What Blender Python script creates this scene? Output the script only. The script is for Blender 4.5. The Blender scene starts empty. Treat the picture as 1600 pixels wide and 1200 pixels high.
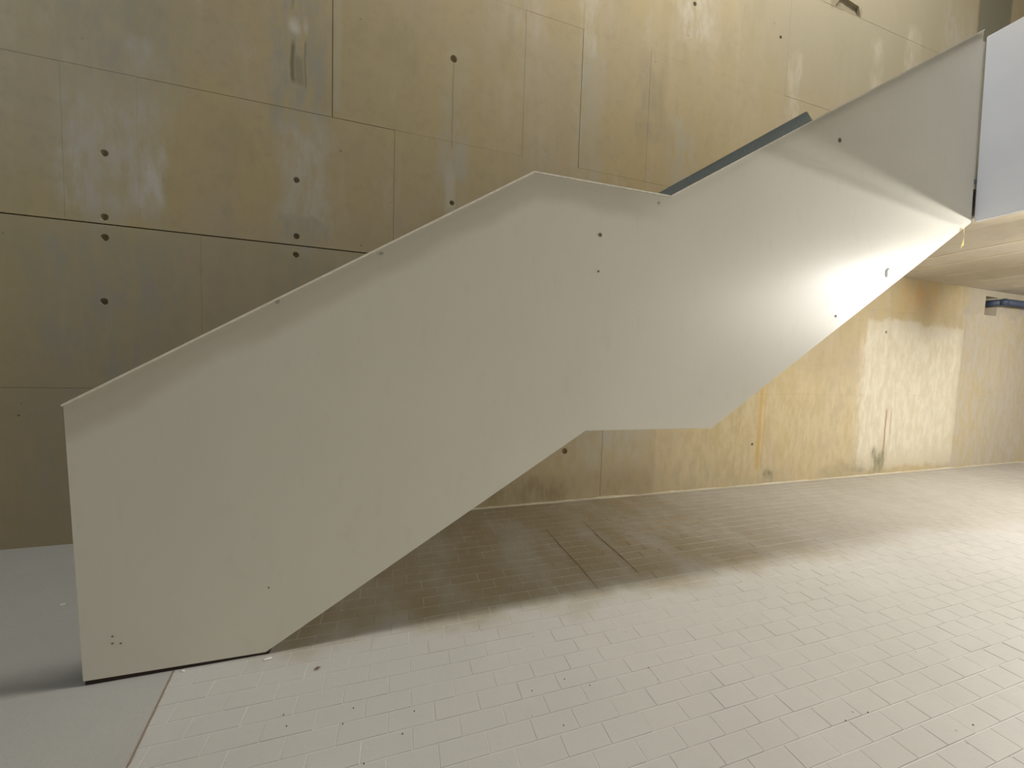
import bpy, bmesh, math, random
from mathutils import Matrix, Vector, noise
random.seed(7)
SC = bpy.context.scene
COL = SC.collection

# ------------------------------------------------------------------ camera
CAM_LOC = Vector((-0.0310, -0.0311, 1.5640))
YAW, PITCH, ROLL, FOCAL = 0.29852777, 0.05728221, -0.03287065, 576.03
fwd = Vector((math.sin(YAW)*math.cos(PITCH), math.cos(YAW)*math.cos(PITCH), -math.sin(PITCH)))
rgt = Vector((math.cos(YAW), -math.sin(YAW), 0))
dwn = fwd.cross(rgt)
rgt, dwn = rgt*math.cos(ROLL)+dwn*math.sin(ROLL), dwn*math.cos(ROLL)-rgt*math.sin(ROLL)
cd = bpy.data.cameras.new('camera'); cam = bpy.data.objects.new('camera', cd); COL.objects.link(cam)
cd.sensor_width = 36; cd.lens = FOCAL/1600*36; cd.clip_end = 100; cd.clip_start = 0.02
m = Matrix.Identity(4)
for i in range(3):
    m[i][0] = rgt[i]; m[i][1] = -dwn[i]; m[i][2] = -fwd[i]; m[i][3] = CAM_LOC[i]
cam.matrix_world = m
SC.camera = cam

# ------------------------------------------------------------------ world, large lights, exposure
w = bpy.data.worlds.new('World'); SC.world = w; w.use_nodes = True
bgn = w.node_tree.nodes['Background']
bgn.inputs[0].default_value = (0.80, 0.88, 1.0, 1); bgn.inputs[1].default_value = 0.16

def area(name, loc, target, sx, sy, power, col):
    l = bpy.data.lights.new(name, 'AREA'); l.shape = 'RECTANGLE'; l.size = sx; l.size_y = sy
    l.energy = power; l.color = col
    o = bpy.data.objects.new(name, l); COL.objects.link(o); o.location = loc
    o.rotation_euler = (Vector(target)-Vector(loc)).to_track_quat('-Z', 'Y').to_euler()
    return o
# daylight falling through the long rooflight slot above the stair
sk = area('rooflight_daylight', (3.7, 1.75, 9.25), (3.7, 1.75, 0), 6.4, 0.75, 440, (1.0, 0.95, 0.84))
# daylight through the open end of the hall, under the gallery
bay = area('open_end_daylight', (15.6, -1.6, 1.5), (4.0, 0.8, 1.2), 5.0, 2.5, 25, (1.0, 0.96, 0.88))
# daylight through the high window of the left wall
win = area('left_window_daylight', (-5.7, 1.4, 5.2), (5.0, 1.4, 3.7), 1.8, 1.8, 72, (0.66, 0.83, 1.0))

# added fill from the front, over the gallery side, brightening the stair panel
front_fill = area('front_fill_light', (10.8, -5.6, 4.4), (3.2, 2.1, 2.2), 5.0, 2.6, 270, (1.0, 0.96, 0.86))

SC.cycles.max_bounces = 7; SC.cycles.diffuse_bounces = 4; SC.cycles.glossy_bounces = 3; SC.cycles.adaptive_threshold = 0.03
vs = SC.view_settings
vs.view_transform = 'Standard'; vs.look = 'None'; vs.exposure = 0.0; vs.gamma = 1.0; vs.use_curve_mapping = False

# ------------------------------------------------------------------ helpers
def link(o, parent=None):
    COL.objects.link(o)
    if parent: o.parent = parent
    return o
def mesh_obj(name, bm, mat, parent=None, smooth=False):
    me = bpy.data.meshes.new(name); bm.normal_update(); bm.to_mesh(me); bm.free()
    if smooth:
        for p in me.polygons: p.use_smooth = True
    if mat: me.materials.append(mat)
    return link(bpy.data.objects.new(name, me), parent)
def empty(name, loc=(0, 0, 0)):
    o = bpy.data.objects.new(name, None); o.location = loc; return link(o)
def tag(o, label=None, cat=None, group=None, kind=None):
    if label: o['label'] = label
    if cat: o['category'] = cat
    if group: o['group'] = group
    if kind: o['kind'] = kind
    return o
def box(bm, x0, x1, y0, y1, z0, z1):
    v = [bm.verts.new((x, y, z)) for z in (z0, z1) for y in (y0, y1) for x in (x0, x1)]
    for f in ((0, 2, 3, 1), (4, 5, 7, 6), (0, 1, 5, 4), (2, 6, 7, 3), (0, 4, 6, 2), (1, 3, 7, 5)):
        bm.faces.new([v[i] for i in f])
    return v
def boxobj(name, dims, mat, parent=None, bev=0):
    bm = bmesh.new(); box(bm, *dims)
    if bev: bmesh.ops.bevel(bm, geom=bm.edges[:], offset=bev, segments=2, affect='EDGES', profile=.6)
    return mesh_obj(name, bm, mat, parent)
def tube(bm, a, b, r, n=16, r2=None):
    a = Vector(a); b = Vector(b); r2 = r if r2 is None else r2
    d = (b-a).normalized(); u = d.orthogonal().normalized(); v = d.cross(u)
    A = [bm.verts.new(a+(u*math.cos(t)+v*math.sin(t))*r) for t in [2*math.pi*i/n for i in range(n)]]
    B = [bm.verts.new(b+(u*math.cos(t)+v*math.sin(t))*r2) for t in [2*math.pi*i/n for i in range(n)]]
    for i in range(n): bm.faces.new((A[i], A[(i+1) % n], B[(i+1) % n], B[i]))
    bm.faces.new(A[::-1]); bm.faces.new(B)
def prism_xz(pts, y0, y1):
    """extrude an (x, z) outline from y0 to y1"""
    bm = bmesh.new()
    a = [bm.verts.new((x, y0, z)) for x, z in pts]; b = [bm.verts.new((x, y1, z)) for x, z in pts]
    bm.faces.new(a); bm.faces.new(b[::-1])
    n = len(pts)
    for i in range(n): bm.faces.new((a[i], b[i], b[(i+1) % n], a[(i+1) % n]))
    bmesh.ops.recalc_face_normals(bm, faces=bm.faces[:])
    return bm

# ------------------------------------------------------------------ materials
class NT:
    def __init__(s, name):
        s.mat = bpy.data.materials.new(name); s.mat.use_nodes = True
        s.t = s.mat.node_tree; s.n = s.t.nodes; s.b = s.n['Principled BSDF']
        s.pos = s.n.new('ShaderNodeNewGeometry').outputs['Position']
    def set(s, k, v):
        i = s.b.inputs[k]
        if hasattr(v, 'is_linked') or isinstance(v, bpy.types.NodeSocket): s.t.links.new(v, i)
        else: i.default_value = v
    def put(s, node, i, v):
        if isinstance(v, bpy.types.NodeSocket): s.t.links.new(v, node.inputs[i])
        else: node.inputs[i].default_value = v
    def math(s, op, a, b=0.0, c=None, clamp=False):
        n = s.n.new('ShaderNodeMath'); n.operation = op; n.use_clamp = clamp
        s.put(n, 0, a); s.put(n, 1, b)
        if c is not None: s.put(n, 2, c)
        return n.outputs[0]
    def vmul(s, v, k):
        n = s.n.new('ShaderNodeVectorMath'); n.operation = 'MULTIPLY'; s.put(n, 0, v); n.inputs[1].default_value = k
        return n.outputs[0]
    def vadd(s, v, k):
        n = s.n.new('ShaderNodeVectorMath'); n.operation = 'ADD'; s.put(n, 0, v); s.put(n, 1, k)
        return n.outputs[0]
    def noise(s, scale, detail=4, rough=.55, vec=None, stretch=None, col=False):
        v = vec or s.pos
        if stretch: v = s.vmul(v, stretch)
        n = s.n.new('ShaderNodeTexNoise'); s.put(n, 'Vector', v)
        n.inputs['Scale'].default_value = scale; n.inputs['Detail'].default_value = detail; n.inputs['Roughness'].default_value = rough
        return n.outputs['Color' if col else 'Fac']
    def ramp(s, f, a, b, lo=0.0, hi=1.0):
        n = s.n.new('ShaderNodeMapRange'); n.interpolation_type = 'SMOOTHSTEP'; s.put(n, 'Value', f)
        n.inputs['From Min'].default_value = a; n.inputs['From Max'].default_value = b
        n.inputs['To Min'].default_value = lo; n.inputs['To Max'].default_value = hi
        return n.outputs[0]
    def mix(s, f, a, b, mode='MIX'):
        n = s.n.new('ShaderNodeMix'); n.data_type = 'RGBA'; n.blend_type = mode
        s.put(n, 0, f)
        for i, v in ((6, a), (7, b)):
            if isinstance(v, bpy.types.NodeSocket): s.t.links.new(v, n.inputs[i])
            else: n.inputs[i].default_value = (*v, 1)
        return n.outputs[2]
    def sep(s, v):
        n = s.n.new('ShaderNodeSeparateXYZ'); s.put(n, 0, v); return n.outputs
    def bump(s, h, strength=.3, dist=.01):
        n = s.n.new('ShaderNodeBump'); n.inputs['Strength'].default_value = strength; n.inputs['Distance'].default_value = dist
        s.put(n, 'Height', h); s.t.links.new(n.outputs[0], s.b.inputs['Normal'])
    def window(s, c, lo, hi, soft):
        """1 between lo and hi with soft edges"""
        return s.math('MULTIPLY', s.ramp(c, lo-soft, lo+soft), s.ramp(c, hi-soft, hi+soft, 1, 0))

def plain(name, col, rough=.5, metal=0.0, emis=None, strength=0, scale=40, var=1.0):
    t = NT(name); n = t.noise(scale, 3)
    t.set('Base Color', t.mix(t.ramp(n, .3, .7), [c*(1-.08*var) for c in col], [min(1, c*(1+.06*var)) for c in col]))
    t.set('Roughness', rough); t.set('Metallic', metal)
    if emis: t.b.inputs['Emission Color'].default_value = (*emis, 1); t.b.inputs['Emission Strength'].default_value = strength
    return t.mat

def concrete(name, stains_and_light=(), base=(.475, .38, .205), alt=(.44, .365, .23)):
    t = NT(name)
    big = t.noise(.55, 5, .6)
    streak = t.noise(1.0, 5, .6, stretch=(3.2, 3.2, .35))
    fine = t.noise(9, 6, .65)
    col = t.mix(t.ramp(big, .35, .65), base, alt)
    col = t.mix(t.math('MULTIPLY', t.ramp(streak, .48, .72), .55), col, (.50, .42, .29))
    col = t.mix(t.math('MULTIPLY', t.ramp(t.noise(1.6, 5, .6, stretch=(1.4, 1.4, .6)), .52, .75), .5), col, (.34, .29, .16))
    col = t.mix(t.math('MULTIPLY', t.ramp(t.noise(2.6, 5, .62, stretch=(1.5, 1.5, .5)), .56, .74), .4), col, (.52, .455, .34))
    col = t.mix(t.math('MULTIPLY', t.ramp(t.noise(.9, 4, .55, vec=t.vadd(t.pos, (7.3, 0, 2.1)), stretch=(1.2, 1.2, .7)), .48, .68), .55), col, (.43, .365, .27))
    col = t.mix(t.math('MULTIPLY', t.ramp(fine, .45, .75), .22), col, (.30, .255, .175))
    # stains: boxes in wall coordinates with ragged edges, some painted light and shade
    if stains_and_light:
        warp = t.noise(3.0, 5, .6, col=True)
        wp = t.vadd(t.pos, t.vmul(t.vadd(warp, (-.5, -.5, -.5)), (.26, .26, .5)))
        s = t.sep(wp); s2 = t.sep(t.vadd(t.pos, t.vmul(t.vadd(warp, (-.5, -.5, -.5)), (.05, .05, .35))))
        s3 = t.sep(t.pos)
        br = t.ramp(t.noise(5.5, 5, .65, stretch=(1.6, 1.6, .6)), .36, .66, .15, 1)
        for (x0, x1, z0, z1, soft, c, k) in stains_and_light:
            X, Z = (s3[0], s3[2]) if k >= 4 else (s[0], s[2]) if x1-x0 > .13 and k < 2 else (s2[0], s2[2])
            mk = t.math('MULTIPLY', t.window(X, x0, x1, soft), t.window(Z, z0, z1, soft if k >= 4 else max(soft*1.6, .04)))
            mk = t.math('MULTIPLY', mk, k-4 if k >= 4 else k-2 if k >= 2 else t.math('MULTIPLY', br, k))
            col = t.mix(mk, col, c)
    # blow holes
    v = t.n.new('ShaderNodeTexVoronoi'); v.inputs['Scale'].default_value = 5.5; t.t.links.new(t.pos, v.inputs['Vector'])
    pits = t.ramp(v.outputs['Distance'], .035, .06, 1, 0)
    keep = t.ramp(t.noise(2.2, 2), .55, .62)
    pits = t.math('MULTIPLY', pits, keep)
    col = t.mix(t.math('MULTIPLY', pits, .6), col, (.10, .085, .055))
    t.set('Base Color', col); t.set('Roughness', .78); t.set('Specular IOR Level', .3)
    h = t.math('ADD', t.math('MULTIPLY', fine, .5), t.math('MULTIPLY', pits, -1.5))
    t.bump(h, .25, .006)
    return t.mat

PALE = (.50, .455, .38); GREY = (.345, .325, .265); DARK = (.17, .145, .085); RUST = (.52, .33, .10); DAMP = (.20, .19, .12)
CHALK = (.56, .52, .44); LGREY = (.44, .42, .36); TAN = (.43, .35, .23)
wall_stains_and_light = [
    (-.2, 3.6, .15, 1.5, .25, (.56, .46, .29), .75), (3.4, 6.6, .0, 1.5, .2, (.57, .48, .30), .75), (6.68, 9.08, .1, 2.4, .03, (.60, .555, .43), 2.6), (6.6, 9.0, .3, 2.3, .12, (.66, .62, .50), .85),  # pale patches under the stair, painted lighter to add brightness there
    (-7, 3.0, -1, 2.545, .004, (.37, .32, .21), 4.4), (4.0, 8.55, 4.6, 9.6, .9, (.345, .32, .25), 2.75), (5.40, 6.0, 6.47, 6.58, .02, DARK, 2.5),  # the DARK entry paints in the shade of the notch
    # pale patch around the tie holes far to the left, and grey band below it
    (-2.50, -1.90, 2.62, 3.62, .10, PALE, .9), (-2.5, -1.9, 2.75, 3.15, .08, PALE, .6), (-2.02, -1.86, 2.74, 3.24, .05, CHALK, 1.0), (-2.52, -2.40, 2.7, 3.1, .05, CHALK, .8),
    (-2.70, -1.75, .2, 2.5, .18, GREY, .75), (-2.45, -1.75, 3.62, 4.4, .15, GREY, .7), (-2.1, -1.85, 3.7, 4.0, .06, PALE, .7),
    # band of the second tie column
    (-1.12, -.66, 3.5, 5.2, .08, GREY, .9), (-.62, -.56, 3.72, 5.2, .02, (.47, .43, .34), 2.4), (-1.05, -.66, 2.56, 3.6, .10, PALE, .95),
    (-1.04, -.66, 2.56, 2.78, .03, GREY, .9), (-1.1, -.5, 1.7, 2.5, .12, GREY, .7),
    (-.97, -.90, 4.33, 4.43, .03, (.62, .59, .52), 2.8), (-.86, -.83, 4.38, 4.42, .012, (.62, .59, .52), 2.6), (-.965, -.935, 3.93, 4.23, .010, DARK, 2.8), (-.93, -.87, 3.93, 4.12, .015, DAMP, 2.5), (-.86, -.845, 3.9, 4.25, .006, DARK, 2.5), (-.955, -.935, 4.5, 5.0, .012, DAMP, 2.5),
    # third tie column with runs
    (.33, .60, 2.9, 4.6, .08, LGREY, .5), (.38, .47, 3.02, 3.45, .03, CHALK, 2.5), (.428, .440, 3.6, 4.46, .004, DAMP, 2.45), (.30, .62, 3.35, 3.7, .05, LGREY, .6),
    (.9, 1.35, 4.85, 5.6, .1, PALE, .7), (1.75, 1.95, 4.9, 5.7, .05, CHALK, .75), (1.75, 2.05, 3.3, 5.0, .06, LGREY, .55),
    (2.5, 2.9, 4.2, 5.0, .1, (.33, .29, .215), .6), (3.0, 3.5, 5.4, 6.1, .15, CHALK, .9), (2.95, 3.35, 3.6, 4.5, .12, LGREY, .75),
    (4.75, 4.95, 4.6, 5.7, .04, CHALK, .45), (6.3, 6.5, 5.2, 6.3, .06, CHALK, .45), (7.0, 7.3, 4.8, 6.6, .06, CHALK, .5),
    (7.8, 8.6, 5.0, 7.2, .15, LGREY, .8), (8.62, 9.5, 4.5, 9.6, .03, (.20, .195, .15), 2.9),
    # below the stair
    (1.9, 2.9, .45, 1.3, .2, LGREY, .8), (.6, 1.8, .0, .25, .08, (.23, .17, .09), .6), (1.4, 3.0, .05, .35, .10, (.28, .21, .12), .5),
    (4.645, 4.70, .18, 1.75, .015, RUST, 2.75), (4.74, 4.765, .3, 1.7, .010, RUST, 2.5),
    (7.265, 7.30, .25, 1.0, .010, (.33, .17, .08), 2.8), (7.39, 7.42, .65, 1.0, .012, (.40, .26, .15), 2.6),
    (7.0, 7.35, .04, .42, .06, DAMP, .95), (4.8, 5.0, .02, .14, .04, DAMP, .9), (5.9, 6.9, .02, .18, .06, DAMP, .5),
    (9.05, 12.5, 0, 3.2, .03, (.46, .43, .37), .85),
    (7.35, 8.3, 2.62, 3.02, .10, (.52, .34, .15), .8), (7.0, 8.8, 2.2, 2.4, .05, CHALK, .6), (9.05, 12.5, 2.66, 3.2, .03, (.33, .30, .26), .6),
]
M_CONC = concrete('board_marked_concrete', [q for q in wall_stains_and_light if q[3] > 2.4])
M_CONC_LOW = concrete('board_marked_concrete_low', [q for q in wall_stains_and_light if q[2] < 2.7])
M_CONC2 = concrete('cast_concrete_soffit', [], (.47, .42, .32), (.52, .47, .38))
M_DARKC = plain('dark_joint_concrete', (.24, .20, .12), .9)

def panel_paint():
    t = NT('cream_enamel_steel')
    s = t.sep(t.pos)
    n = t.noise(1.2, 4, .5); n2 = t.noise(14, 4, .6, stretch=(1, 1, .4))
    col = t.mix(t.ramp(n, .3, .7), (.795, .77, .67), (.82, .795, .69))
    col = t.mix(t.math('MULTIPLY', t.ramp(n2, .55, .8), .10), col, (.50, .46, .37))
    # darker, warmer band below the top edge of the lower flight and landing
    e1 = t.math('SUBTRACT', t.math('MULTIPLY_ADD', s[0], .6396, 2.2319), s[2]); e2 = t.math('SUBTRACT', 2.70, s[2])
    e = t.math('MINIMUM', e1, e2); e = t.math('ADD', e, t.math('MULTIPLY', t.math('SUBTRACT', t.noise(3, 3), .5), .12))
    top_band = t.math('MULTIPLY', t.ramp(e, .10, .20, 1, 0), t.ramp(s[0], 1.3, 1.8, 1, 0))
    col = t.mix(t.math('MULTIPLY', top_band, .42), col, (.50, .44, .335))
    t.set('Base Color', col); t.set('Roughness', t.ramp(n, .2, .8, .30, .35)); t.set('Specular IOR Level', .5)
    t.bump(t.noise(.9, 2, .4), .04, .02)
    return t.mat
M_PANEL = panel_paint()
def grime_paint():
    t = NT('grimy_cream_edge'); n = t.noise(5, 5, .6, stretch=(1, 1, .7))
    t.set('Base Color', t.mix(t.ramp(n, .35, .65), (.60, .575, .50), (.52, .475, .38))); t.set('Roughness', .34)
    return t.mat
M_RIM = plain('lit_edge_paint', (.92, .88, .77), .35)
M_WHITE = plain('cool_white_enamel', (.80, .83, .92), .45, scale=1.5, var=.35)
M_RAIL = plain('blue_grey_steel', (.17, .21, .225), .5, .0)
M_STEP = plain('dark_steel_tread', (.22, .21, .19), .6)
M_SLOT = plain('gap_shade_dark', (.10, .095, .09), .8)
M_BASEGAP = plain('base_gap_shadow', (.035, .02, .015), .85)
M_PIPE = plain('navy_pipe_paint', (.028, .042, .075), .5)
M_SPOT = plain('dull_dark_plug', (.16, .12, .085), .7)
M_CHIP = plain('grey_scrape', (.42, .41, .40), .8)
M_TAPE = plain('pale_yellow_tape', (.80, .76, .42), .6)
M_LEAF = plain('dry_red_leaf', (.22, .09, .05), .8)
M_CRUMB = plain('white_plaster_crumb', (.85, .83, .78), .8)
M_GRIT = plain('dark_grit', (.07, .06, .05), .9)
M_LAMPBODY = plain('lamp_white_housing', (.7, .7, .7), .5)

def floor_paint(name, base, dark, mortar=False, slab=False):
    t = NT(name)
    big = t.noise(.8, 4, .55); fine = t.noise(45, 4, .6); mid = t.noise(5, 5, .6)
    col = t.mix(t.ramp(big, .3, .7), base, dark)
    col = t.mix(t.math('MULTIPLY', t.ramp(mid, .5, .75), .18), col, [c*.82 for c in base])
    col = t.mix(t.math('MULTIPLY', t.ramp(fine, .45, .7), .12), col, [c*.8 for c in base])
    v = t.n.new('ShaderNodeTexVoronoi'); v.inputs['Scale'].default_value = 9; t.t.links.new(t.pos, v.inputs['Vector'])
    sp = t.math('MULTIPLY', t.ramp(v.outputs['Distance'], .03, .05, 1, 0), t.ramp(t.noise(3, 2), .5, .56))
    col = t.mix(t.math('MULTIPLY', sp, .55), col, (.10, .085, .07))
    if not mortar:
        # sand-coloured dirt blown under the stair and against the wall, plus painted-in shade
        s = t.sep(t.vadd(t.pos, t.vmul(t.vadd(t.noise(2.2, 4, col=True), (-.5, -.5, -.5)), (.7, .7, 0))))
        dirt_and_shade = t.math('MULTIPLY', t.math('MULTIPLY', t.math('MULTIPLY', t.ramp(s[1], 1.95, 2.3), t.ramp(s[0], -1.0, -.5)), t.ramp(s[0], 2.2, 4.2, 1, .35)), t.ramp(t.noise(2.5, 5, .6, stretch=(1, .5, 1)), .25, .6, .45, 1))
        col = t.mix(t.math('MULTIPLY', dirt_and_shade, .85), col, (.285, .23, .13))
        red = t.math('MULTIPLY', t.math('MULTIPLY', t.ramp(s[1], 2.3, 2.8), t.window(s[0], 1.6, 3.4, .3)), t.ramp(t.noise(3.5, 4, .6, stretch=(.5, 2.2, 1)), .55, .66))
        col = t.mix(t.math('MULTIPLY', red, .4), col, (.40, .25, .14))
    t.set('Base Color', col); t.set('Roughness', t.ramp(mid, .3, .7, .42, .6)); t.set('Specular IOR Level', .4)
    t.bump(t.math('ADD', fine, t.math('MULTIPLY', mid, .8)), .18 if not slab else .3, .003 if not slab else .006)
    return t.mat
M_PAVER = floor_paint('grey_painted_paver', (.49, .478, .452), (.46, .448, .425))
M_MORTAR = floor_paint('paint_filled_joint', (.60, .58, .545), (.49, .475, .44), mortar=True)
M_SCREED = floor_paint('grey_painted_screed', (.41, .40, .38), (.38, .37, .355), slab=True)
M_BROWN = plain('brown_joint_filler', (.25, .19, .14), .9)

# ------------------------------------------------------------------ the setting
YW, YP = 3.74, 2.093
XL, XR, YF, ZC = -6.0, 16.0, -6.0, 9.4

# floor: bed, smooth screed to the left of the brown joint, pavers in running bond to the right
floor = boxobj('floor', (XL, XR, YF, YW+.45, -.12, -.0019), M_MORTAR); tag(floor, 'grey painted paving and screed floor of the hall', kind='structure')
JX0, JX1 = -1.066, -1.054   # the joint, slightly skewed
def jx(y): return -1.066+(2.07-y)*.175 if y > 1.2 else -1.066+.152
bm = bmesh.new()
a = [(XL, YF), (jx(1.2), YF), (jx(1.2), 1.2), (jx(YW), YW), (XL, YW)]
top_ = [bm.verts.new((x, y, 0)) for x, y in a]; bot_ = [bm.verts.new((x, y, -.003)) for x, y in a]
bm.faces.new(top_)
for i in range(5): bm.faces.new((bot_[i], bot_[(i+1) % 5], top_[(i+1) % 5], top_[i]))
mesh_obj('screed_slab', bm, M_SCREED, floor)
bm = bmesh.new()
pts = [(jx(y)+dx, y) for dx, ys in ((-.002, (YF, 1.2, YW)), (.007, (YW, 1.2, YF))) for y in ys]
f = bm.faces.new([bm.verts.new((x, y, .0006)) for x, y in pts])
mesh_obj('joint_filler', bm, M_BROWN, floor)

PL, PW, GAP = .1985, .0965, .0030
def paver_geo(bm, cx, cy, L, dz=0.0, tx=0.0, ty=0.0):
    hx, hy, c = L/2-GAP/2, PW/2-GAP/2, .0016
    ring0 = [bm.verts.new((cx+sx*hx, cy+sy*hy, -.0020+dz)) for sx, sy in ((-1, -1), (1, -1), (1, 1), (-1, 1))]
    ring1 = [bm.verts.new((cx+sx*(hx-c), cy+sy*(hy-c), dz+sx*tx+sy*ty)) for sx, sy in ((-1, -1), (1, -1), (1, 1), (-1, 1))]
    bm.faces.new(ring1)
    for i in range(4): bm.faces.new((ring0[i], ring0[(i+1) % 4], ring1[(i+1) % 4], ring1[i]))
Y0 = 1.595-.0965*60
cells = []
ny = int((YW-Y0)/PW)+1
for j in range(ny):
    y = Y0+(j+.5)*PW
    if y < -2.2 or y+PW/2 > YW: continue
    xs = .640+(.099 if j % 2 else 0)
    i0 = -12
    for i in range(i0, 52):
        x0 = xs+i*PL; lim = jx(y)+.006
        if x0+PL < lim+.02: continue
        L = PL; cx = x0+PL/2
        if x0 < lim: L = x0+PL-lim; cx = lim+L/2
        cells.append((cx, y, L))
def in_frame(cx, cy):
    d = Vector((cx, cy, 0))-CAM_LOC; z = d.dot(fwd)
    if z < .1: return None
    u = 800+FOCAL*d.dot(rgt)/z; v = 600+FOCAL*d.dot(dwn)/z
    if u < -40 or u > 1640 or v > 1230: return None
    if cy > YP and cx < .2: return None
    return d.length
ranked = sorted([(in_frame(c[0], c[1]), k) for k, c in enumerate(cells) if in_frame(c[0], c[1])])
single = set(k for _, k in ranked[:300])
shared = {}
bm_rest = bmesh.new()
for k, (cx, cy, L) in enumerate(cells):
    dz = random.uniform(-.0006, .0006); tx = random.uniform(-.0006, .0006); ty = random.uniform(-.0006, .0006)
    if k in single:
        key = (round(L, 3), random.randrange(6))
        if key not in shared:
            b2 = bmesh.new(); paver_geo(b2, 0, 0, L, 0, tx, ty)
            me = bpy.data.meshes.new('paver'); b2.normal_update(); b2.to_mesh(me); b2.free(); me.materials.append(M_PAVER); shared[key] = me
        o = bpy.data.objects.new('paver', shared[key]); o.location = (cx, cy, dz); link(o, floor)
    else:
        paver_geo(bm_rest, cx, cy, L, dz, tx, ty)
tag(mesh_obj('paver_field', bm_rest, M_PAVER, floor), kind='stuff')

# two old dark cracks running towards the wall below the landing
for pts in ([(1.735, 2.26), (1.745, 2.55), (1.74, 2.85), (1.76, 3.22)], [(1.33, 2.16), (1.335, 2.45), (1.325, 2.75), (1.32, 3.10)]):
    bm = bmesh.new(); pv = None
    for i, (x, y) in enumerate(pts):
        ww = .006 if 0 < i < 3 else .002
        cv = [bm.verts.new((x-ww, y, .0013)), bm.verts.new((x+ww, y, .0013))]
        if pv: bm.faces.new((pv[0], pv[1], cv[1], cv[0]))
        pv = cv
    mesh_obj('floor_crack', bm, plain('dark_crack_dirt', (.20, .155, .095), .9), floor)

# back wall of cast concrete: a core with board panels, joints and tie holes
wall = boxobj('wall_back', (XL, XR, YW+.30, YW+.45, -.1, ZC), M_DARKC); tag(wall, 'tall stained concrete wall behind the stair', kind='structure')
def ring(cx, cz, r, n=14): return [(cx+r*math.cos(2*math.pi*i/n), cz+r*math.sin(2*math.pi*i/n)) for i in range(n)]
HOLES = [(-2.243, 3.086), (-2.254, 2.599), (-2.254, 2.442), (-2.270, 1.943), (-.920, 3.111), (-.920, 2.625), (-.925, 2.462),
         (.432, 4.481), (.445, 3.124), (1.818, 4.447), (3.213, 5.820), (1.779, .582), (4.564, 5.824), (4.565, .569), (7.110, 2.222)]
HR = [.027, .027, .027, .027, .026, .026, .026, .034, .024, .020, .026, .036, .020, .020, .024]
NICHE = [(9.62, 2.66), (9.98, 2.66), (9.98, 2.98), (9.62, 2.98)]
NOTCH = [(5.48, 6.475), (5.98, 6.475), (5.93, 6.60), (5.60, 6.64)]
def wall_panel(x0, x1, z0, z1, gl, gr, gb, gt, dy):
    """front face with recessed holes; gl.. are half joint widths"""
    x0 += gl; x1 -= gr; z0 += gb; z1 -= gt
    y = YW+dy
    loops = []
    for (cx, cz), r in zip(HOLES, HR):
        if x0+r < cx < x1-r and z0+r < cz < z1-r: loops.append((ring(cx, cz, r), .035, .72))
    for poly, dep in ((NICHE, .26), (NOTCH, .035)):
        if x0 < poly[0][0] and poly[2][0] < x1 and z0 < poly[0][1] and poly[2][1] < z1: loops.append((poly, dep, 1.0))
    bm = bmesh.new()
    c = .0010
    fr = [bm.verts.new((x, y, z)) for x, z in ((x0+c, z0+c), (x1-c, z0+c), (x1-c, z1-c), (x0+c, z1-c))]
    edges = [bm.edges.new((fr[i], fr[(i+1) % 4])) for i in range(4)]
    rims = []
    for poly, dep, k in loops:
        vs_ = [bm.verts.new((x, y, z)) for x, z in poly]
        edges += [bm.edges.new((vs_[i], vs_[(i+1) % len(vs_)])) for i in range(len(vs_))]
        rims.append((vs_, poly, dep, k))
    if loops: bmesh.ops.triangle_fill(bm, use_beauty=True, use_dissolve=False, edges=edges, normal=(0, -1, 0))
    else: bm.faces.new(fr)
    bm.normal_update()
    for fc in bm.faces:
        if fc.normal.y > 0: fc.normal_flip()
    for vs_, poly, dep, k in rims:
        mx = sum(p[0] for p in poly)/len(poly); mz = sum(p[1] for p in poly)/len(poly)
        bt = [bm.verts.new((mx+(p[0]-mx)*k, y+dep, mz+(p[1]-mz)*k)) for p in poly]
        n = len(poly)
        for i in range(n): bm.faces.new((vs_[i], vs_[(i+1) % n], bt[(i+1) % n], bt[i]))
        bm.faces.new(bt)
    bk = [bm.verts.new((x, y+c, z)) for x, z in ((x0, z0), (x1, z0), (x1, z1), (x0, z1))]
    bk2 = [bm.verts.new((x, YW+.299, z)) for x, z in ((x0, z0), (x1, z0), (x1, z1), (x0, z1))]
    for i in range(4):
        j = (i+1) % 4
        bm.faces.new((fr[j], fr[i], bk[i], bk[j])); bm.faces.new((bk[j], bk[i], bk2[i], bk2[j]))
    return mesh_obj('concrete_panel', bm, M_CONC if z0 > 2 else M_CONC_LOW, wall)
ROWS = [(0, 1.254, .0003, .0003), (1.254, 2.545, .0003, .006), (2.545, 3.705, .004, .0006), (3.705, 5.140, .0005, .0005), (5.140, 6.465, .0004, .0035), (6.465, ZC, .002, .002)]
VJ = {0: [XL, -4.4, -1.63, .9, 2.26, 4.27, 6.66, 9.11, 11.6, XR], 1: [XL, -4.4, -1.63, 1.1, 4.27, 6.66, 9.11, 11.6, XR],
      2: [XL, -4.9, -2.49, -2.035, -.1, 2.65, 5.4, 8.1, 10.6, XR], 3: [XL, -3.3, -.635, 1.155, 1.80, 2.655, 4.70, 7.1, 8.66, 9.45, 11.5, XR],
      4: [XL, -3.3, -.635, 1.155, 1.80, 4.70, 7.1, 8.66, 9.45, XR], 5: [XL, -2, 1.0, 3.8, 6.6, 8.66, 9.45, 13, XR]}
STRONG = {(3, -.635): .003, (4, -.635): .003, (3, 1.80): .0018, (3, 2.655): .0010, (3, 1.155): .0010}
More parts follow.
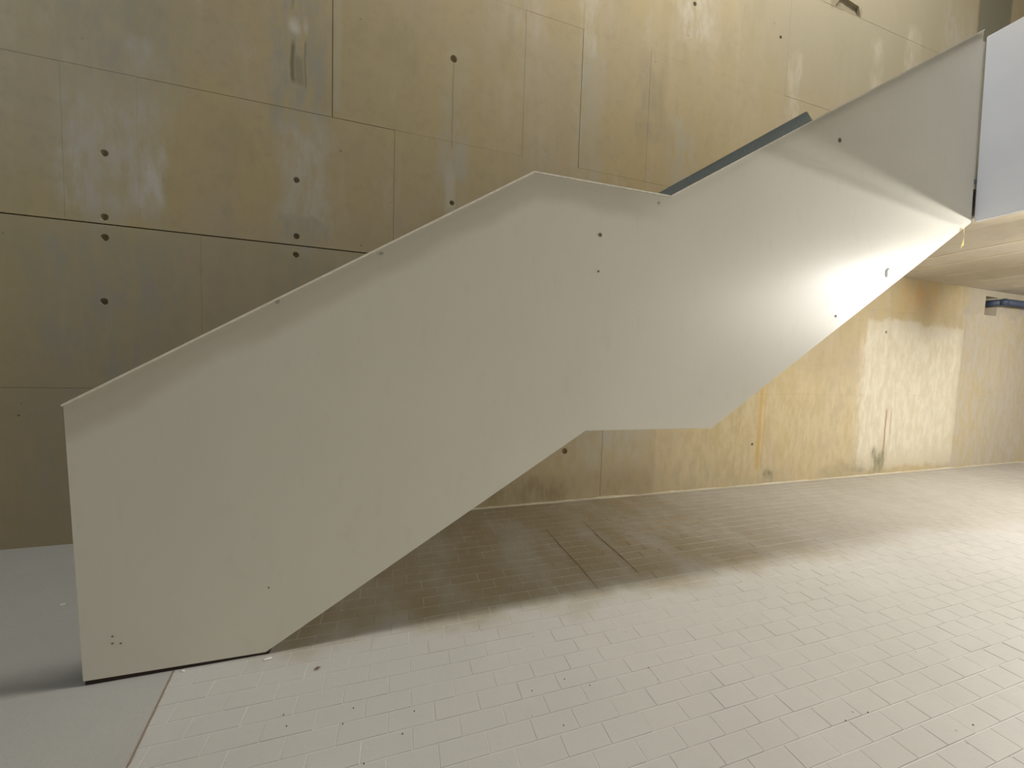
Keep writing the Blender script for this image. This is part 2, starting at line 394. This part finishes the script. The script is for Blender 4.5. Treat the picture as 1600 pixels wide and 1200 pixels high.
for r, (z0, z1, GB, GT) in enumerate(ROWS):
    xs = VJ[r]
    for i in range(len(xs)-1):
        gb, gt = GB, GT
        gl = STRONG.get((r, xs[i]), .00022); gr = STRONG.get((r, xs[i+1]), .00022)
        if xs[i] > 3: gb, gt = min(gb, .0004), min(gt, .0004 if r != 4 else .003)
        wall_panel(xs[i], xs[i+1], z0, z1, gl, gr, gb if z0 > 0 else 0, gt, random.uniform(-.0015, .0015))
# lumpy mortar fillet at the foot of the wall
bm = bmesh.new()
prev = None
x = -.2
while x < 12.5:
    hgt = .014+.016*noise.noise(Vector((x*2.3, 0, 1)))+.008*noise.noise(Vector((x*9, 3, 1))); dep = .018+.014*noise.noise(Vector((x*2.7, 5, 1)))+.008*noise.noise(Vector((x*8, 7, 1)))
    hgt = max(.004, hgt); dep = max(.005, dep)
    cur = [bm.verts.new((x, YW-dep, .0)), bm.verts.new((x, YW-dep*.45, hgt*.75)), bm.verts.new((x, YW+.002, hgt))]
    if prev:
        for i in range(2): bm.faces.new((prev[i], cur[i], cur[i+1], prev[i+1]))
    prev = cur; x += .05
M_FIL = plain('pale_mortar_fillet', (.55, .50, .37), .9)
tag(mesh_obj('baseboard_back', bm, M_FIL, None, True), 'pale lumpy mortar line at the foot of the wall', kind='structure')

# unseen shell that shapes the light
M_SHELL = plain('grey_plaster', (.34, .32, .28), .8)
tag(boxobj('wall_left', (XL-.2, XL, YF, YW+.3, -.1, ZC), M_SHELL), kind='structure')
bm = bmesh.new()
box(bm, XL, XR, YF-.2, YF, -.1, ZC)
tag(mesh_obj('wall_front', bm, M_SHELL), kind='structure')
bm = bmesh.new()   # open below the gallery
box(bm, XR, XR+.2, YF, YW+.3, 3.0, ZC); box(bm, XR, XR+.2, 1.6, YW+.3, -.1, 3.0); box(bm, XR, XR+.2, YF, -4.6, -.1, 3.0)
tag(mesh_obj('wall_right', bm, M_SHELL), kind='structure')
bm = bmesh.new()   # ceiling with the rooflight slot
box(bm, XL, XR, YF, 1.30, ZC, ZC+.2); box(bm, XL, XR, 2.2, YW+.3, ZC, ZC+.2); box(bm, XL, .3, 1.30, 2.2, ZC, ZC+.2); box(bm, 7.5, XR, 1.30, 2.2, ZC, ZC+.2)
tag(mesh_obj('ceiling', bm, M_SHELL), kind='structure')

# ------------------------------------------------------------------ gallery
GZ = 3.085
M_EDGE = concrete('pale_edge_concrete', [], (.60, .53, .40), (.64, .57, .46))
slab = tag(boxobj('ceiling_slab', (5.13, XR-.01, -.9, YW-.004, GZ, 3.52), M_CONC2), 'concrete gallery slab at the head of the stair', kind='structure')
# pale edge strip cast along the soffit, and board ridges
boxobj('soffit_strip', (5.16, 5.56, -.9, YW-.004, GZ-.010, GZ+.002), M_EDGE, slab)
for xx in (6.45, 7.0, 7.8, 8.65, 9.6, 10.4):
    boxobj('formwork_ridge', (xx, xx+.05, -.9, YW-.3, GZ-.004, GZ+.002), M_EDGE, slab)
# white fascia, leaning a little towards the stair
bm = bmesh.new()
pr = [(5.075, 3.022), (5.125, 3.022), (5.035, 4.635), (4.985, 4.635)]
A = [bm.verts.new((x, -.9, z)) for x, z in pr]; B = [bm.verts.new((x, YP-.004, z)) for x, z in pr]
bm.faces.new(A); bm.faces.new(B[::-1])
for i in range(4): bm.faces.new((A[i], B[i], B[(i+1) % 4], A[(i+1) % 4]))
bmesh.ops.recalc_face_normals(bm, faces=bm.faces[:])
bmesh.ops.bevel(bm, geom=bm.edges[:], offset=.004, segments=2, affect='EDGES')
tag(mesh_obj('balustrade_panel', bm, M_WHITE), 'cool white balustrade panel of the gallery at the stair head', 'balustrade')

# navy pipe leaving a hole in the wall, hung below the gallery
pipe = empty('service_pipe', (9.8, 3.6, 2.85)); tag(pipe, 'dark navy pipe coming out of a square hole in the wall under the gallery', 'pipe')
def pchild(o): o.parent = pipe; o.matrix_parent_inverse = Matrix.Translation((-9.8, -3.6, -2.85)); return o
bm = bmesh.new(); tube(bm, (9.80, 3.92, 2.87), (9.80, 3.60, 2.87), .055); tube(bm, (9.80, 3.60, 2.87), (15.9, 3.60, 2.96), .056)
pchild(mesh_obj('pipe', bm, M_PIPE, None, True))
bm = bmesh.new(); bmesh.ops.create_uvsphere(bm, u_segments=16, v_segments=10, radius=.062, matrix=Matrix.Translation((9.80, 3.60, 2.87))); pchild(mesh_obj('elbow', bm, M_PIPE, None, True))
for xx in (10.72, 13.0):
    zz = 2.87+(xx-9.8)*.0148
    bm = bmesh.new(); tube(bm, (xx, 3.60, zz+.04), (xx, 3.60, GZ-.001), .006, 8); pchild(mesh_obj('hanger_rod', bm, M_PIPE))
    bm = bmesh.new(); tube(bm, (xx-.015, 3.60, zz), (xx+.015, 3.60, zz), .064, 16); pchild(mesh_obj('pipe_clip', bm, M_PIPE))

# batten lamps under the gallery: an opaque housing with a bare glowing tube below it
LAMP_A, LAMP_B = 115, 900
def batten(x, y, z, hl, strength, label):
    L = empty('batten_lamp', (x, y, z)); tag(L, label, 'lamp', 'batten lamps under the gallery')
    boxobj('housing', (-.07, .07, -hl-.05, hl+.05, .035, .075), M_LAMPBODY, L)
    bm = bmesh.new(); tube(bm, (0, -hl, 0), (0, hl, 0), .026, 16)
    mesh_obj('tube', bm, plain('lamp_tube_glow', (.9, .9, .9), .5, 0, (1.0, .97, .925), strength), L)
    for yy in (-hl-.01, hl+.01):
        bm = bmesh.new(); box(bm, -.025, .025, yy-.012, yy+.012, -.03, .036); mesh_obj('tube_holder', bm, M_LAMPBODY, L)
    for yy in (-.35, .35):
        bm = bmesh.new(); tube(bm, (0, yy, .074), (0, yy, GZ-z-.001), .008, 8); mesh_obj('hanger_rod', bm, M_LAMPBODY, L)
batten(5.95, .85, 2.89, .75, LAMP_A, 'white batten lamp under the gallery nearest the stair head')
batten(8.0, .80, 2.70, .55, LAMP_B, 'white batten lamp under the gallery in front of the pipe')

# ------------------------------------------------------------------ staircase
st = empty('staircase', (-1.4, YP, 0)); tag(st, 'straight stair with a landing behind a tall cream steel side panel', 'staircase')
INV = Matrix.Translation((1.4, -YP, 0))
def s_(o, par=None):
    if par is None: o.parent = st; o.matrix_parent_inverse = INV
    else: o.parent = par; o.matrix_parent_inverse = Matrix.Identity(4)
    return o
OUT = [(-1.412, .022), (-.676, .012), (1.133, 1.140), (2.160, 1.135), (5.045, 3.008), (4.945, 4.68), (1.690, 2.705), (.718, 2.691), (-1.446, 1.307)]
TH = .045
bm = prism_xz(OUT, YP, YP+TH)
bmesh.ops.bevel(bm, geom=bm.edges[:], offset=.0022, segments=2, affect='EDGES')
side = s_(mesh_obj('side_panel', bm, M_PANEL))
# rim strip along the top edges, paler to paint in the lit edge
def rim(a, b, name='rim_strip'):
    d = Vector((b[0]-a[0], b[1]-a[1])).normalized(); n = Vector((-d.y, d.x))
    if n.y < 0: n = -n
    p = [(a[0], a[1]), (b[0], b[1]), (b[0]+n.x*.009, b[1]+n.y*.009), (a[0]+n.x*.009, a[1]+n.y*.009)]
    b2 = prism_xz(p, YP-.005, YP+TH+.003)
    return s_(mesh_obj(name, b2, M_RIM), side)
rim(OUT[8], OUT[7]); rim(OUT[7], OUT[6]); rim(OUT[6], OUT[5])
# near-black strip painting in the shadow gap below the panel
s_(mesh_obj('base_shadow', prism_xz([(-1.405, 0.0), (-.66, 0.0), (-.67, .016), (-1.405, .026)], YP+.004, YP+TH), M_BASEGAP))
# gap pieces to the gallery, the dark block standing in for shade
s_(boxobj('gap_shade', (5.02, 5.10, YP+.02, YP+.05, 3.02, 3.30), M_SLOT))
s_(mesh_obj('gap_plate', prism_xz([(4.97, 3.32), (5.085, 3.32), (5.005, 4.60), (4.90, 4.60)], YP+.006, YP+.04), M_PANEL))
s_(boxobj('gap_bolt', (5.035, 5.062, YP+.0, YP+.03, 3.36, 3.40), M_RAIL))
# marks on the face
def spot(x, z, r, mat, name='bolt_plug', sx=1.0, par=side):
    b2 = bmesh.new(); n = 12
    a = [b2.verts.new((x+sx*r*math.cos(t), YP+.001, z+r*math.sin(t))) for t in [2*math.pi*i/n for i in range(n)]]
    c = [b2.verts.new((x+sx*.8*r*math.cos(t), YP-.003, z+.8*r*math.sin(t))) for t in [2*math.pi*i/n for i in range(n)]]
    for i in range(n): b2.faces.new((a[i], c[i], c[(i+1) % n], a[(i+1) % n]))
    b2.faces.new(c); bmesh.ops.recalc_face_normals(b2, faces=b2.faces[:])
    return s_(mesh_obj(name, b2, mat), par)
spot(1.175, 2.391, .013, M_SPOT); spot(3.236, 3.385, .019, M_SPOT); spot(1.173, 2.163, .007, M_SPOT)
for x, z in ((-1.298, .221), (-1.299, .187), (-1.268, .181), (-.66, .36)): spot(x, z, .0045, M_SPOT, 'screw_hole')
for x, z in ((-.611, 1.829), (-.126, 2.124), (1.601, 2.655)): spot(x, z, .010, M_CHIP, 'rivet')
b2 = bmesh.new()   # half-moon scrape
o_ = [(3.94+.034*math.cos(t), 2.432+.044*math.sin(t)) for t in [math.radians(60+15*i) for i in range(13)]]
i_ = [(3.952+.016*math.cos(t), 2.434+.032*math.sin(t)) for t in [math.radians(240-15*i) for i in range(13)]]
a = [b2.verts.new((x, YP-.0022, z)) for x, z in o_+i_]; b2.faces.new(a)
r_ = bmesh.ops.extrude_face_region(b2, geom=b2.faces[:])
for v in r_['geom']:
    if isinstance(v, bmesh.types.BMVert): v.co.y += .004
bmesh.ops.recalc_face_normals(b2, faces=b2.faces[:])
s_(mesh_obj('scrape_mark', b2, M_CHIP), side)
spot(3.354, 2.029, .012, M_CHIP, 'rivet')

# the stair itself behind the panel
YI0, YI1 = YP+TH, YW-.06
def flight(x0, z0, n, rise, going):
    for i in range(n):
        s_(boxobj('tread', (x0+i*going-.02, x0+(i+1)*going+.01, YI0, YI1, z0+(i+1)*rise-.04, z0+(i+1)*rise), M_STEP))
        s_(boxobj('riser', (x0+i*going-.006, x0+i*going+.004, YI0, YI1, z0+i*rise, z0+(i+1)*rise-.04), M_STEP))
R1 = 1.62/9; flight(-1.38, 0, 8, R1, .285)
s_(boxobj('landing_plate', (.90, 2.02, YI0, YI1, 1.56, 1.62), M_STEP))
R2 = 1.90/10; flight(2.02, 1.62, 10, R2, .305)
# sloping soffit plates, just inside the panel's lower edge
def soffit(a, b, name='soffit_plate', off=.03, th=.03):
    return s_(mesh_obj(name, prism_xz([(a[0], a[1]+off), (b[0], b[1]+off), (b[0], b[1]+off+th), (a[0], a[1]+off+th)], YI0, YI1), M_PANEL))
soffit((-.66, .02), (1.12, 1.13)); soffit((1.12, 1.13), (2.17, 1.13)); soffit((2.17, 1.13), (5.08, 3.02))
# wall-side stringer follows the lower part of the panel
s_(mesh_obj('wall_stringer', prism_xz([(-1.40, .01), (-.676, .01), (1.133, 1.14), (2.16, 1.14), (5.05, 3.02), (5.05, 3.60), (2.0, 1.72), (.9, 1.72), (-1.40, .30)], YI1, YI1+.03), M_PANEL))
# blue-grey handrail inside the upper flight
ra, rb = Vector((1.42, 2.612)), Vector((2.945, 3.575))
d = (rb-ra).normalized(); n = Vector((-d.y, d.x))
p = [ra, rb, rb+Vector((.045, -.012))-n*.055, ra-n*.085]
bm = prism_xz([tuple(q) for q in p], YP+TH+.012, YP+TH+.062)
bmesh.ops.bevel(bm, geom=bm.edges[:], offset=.004, segments=2, affect='EDGES')
hr = s_(mesh_obj('handrail', bm, M_RAIL))
for k in (.25, .6, .92):
    q = ra.lerp(rb, k)-n*.06
    b2 = bmesh.new(); tube(b2, (q.x, YP+TH+.03, q.y), (q.x, YP+TH, q.y-.06), .008, 8); s_(mesh_obj('bracket', b2, M_RAIL), hr)

# ------------------------------------------------------------------ small things
# strip of pale yellow tape hanging from the panel's lower edge
bm = bmesh.new()
prev = None
for i in range(9):
    k = i/8; z = 2.938-.165*k; ww = .014+.016*k; ang = .3+.9*k
    cx = 4.915+.012*math.sin(k*3)
    cur = [bm.verts.new((cx+s*ww*math.cos(ang), 2.0815+s*ww*math.sin(ang)*.5, z-(.02 if s > 0 and i == 8 else 0))) for s in (-1, 0, 1)]
    if prev:
        for j in range(2): bm.faces.new((prev[j], prev[j+1], cur[j+1], cur[j]))
    prev = cur
bmesh.ops.solidify(bm, geom=bm.faces[:], thickness=.003)
tag(mesh_obj('hanging_tape', bm, M_TAPE), 'pale yellow tape strip dangling below the stair panel by the gallery', 'tape')

def lump(name, x, y, sx, sy, sz, mat, rot=0, sub=1):
    b2 = bmesh.new(); bmesh.ops.create_icosphere(b2, subdivisions=sub, radius=1)
    for v in b2.verts:
        v.co *= 1+.35*noise.noise(v.co*1.7+Vector((x*31, y*17, 0)))
        v.co = Vector((v.co.x*sx, v.co.y*sy, max(v.co.z, -.55)*sz))
    zmin = min(v.co.z for v in b2.verts)
    for v in b2.verts: v.co.z -= zmin
    o = mesh_obj(name, b2, mat); o.location = (x, y, .0004); o.rotation_euler.z = rot
    return o
def leaf(x, y):
    b2 = bmesh.new(); top = []
    for i in range(7):
        k = i/6; wv = .0055*math.sin(math.pi*min(1, k*.95+.03)); zz = .002+.004*math.sin(math.pi*k)
        top.append([b2.verts.new((-.016+.032*k, s*wv, zz+(.002 if s else 0))) for s in (-1, 0, 1)])
    for p_, c_ in zip(top, top[1:]):
        for j in range(2): b2.faces.new((p_[j], c_[j], c_[j+1], p_[j+1]))
    bmesh.ops.solidify(b2, geom=b2.faces[:], thickness=.0008)
    o = mesh_obj('dry_leaf', b2, M_LEAF); o.location = (x, y, .0008); o.rotation_euler.z = .35; return o
tag(leaf(-.400, 1.925), 'small reddish dry leaf on the paving near the panel foot', 'leaf')
tag(lump('plaster_crumb', -.655, 2.055, .026, .006, .005, M_CRUMB, .15), 'long white plaster crumb at the foot corner of the stair panel', 'crumb')
tag(lump('plaster_crumb', -1.022, 2.075, .009, .005, .005, M_CRUMB), 'tiny white crumb against the panel base beside the brown joint', 'crumb')
tag(lump('plaster_crumb', -1.97, 2.83, .016, .007, .004, M_CRUMB, .2), 'white crumb on the shaded screed beside the stair end', 'crumb')
GR = [(-.203, 1.655), (-.49, 1.70), (-.463, 1.64), (-.238, 1.59), (.057, 1.57), (.006, 1.48), (-.138, 1.40), (.78, 1.55), (.60, 1.53), (.675, 1.335), (.885, 1.485), (1.235, 1.50), (1.92, 1.02), (2.07, 1.02), (2.47, .85)]
for x, y in GR:
    tag(lump('grit', x, y, .0034, .0028, .0025, M_GRIT, random.random()*3), 'tiny dark grit speck lying on the grey pavers', 'grit', 'grit specks on the paving')
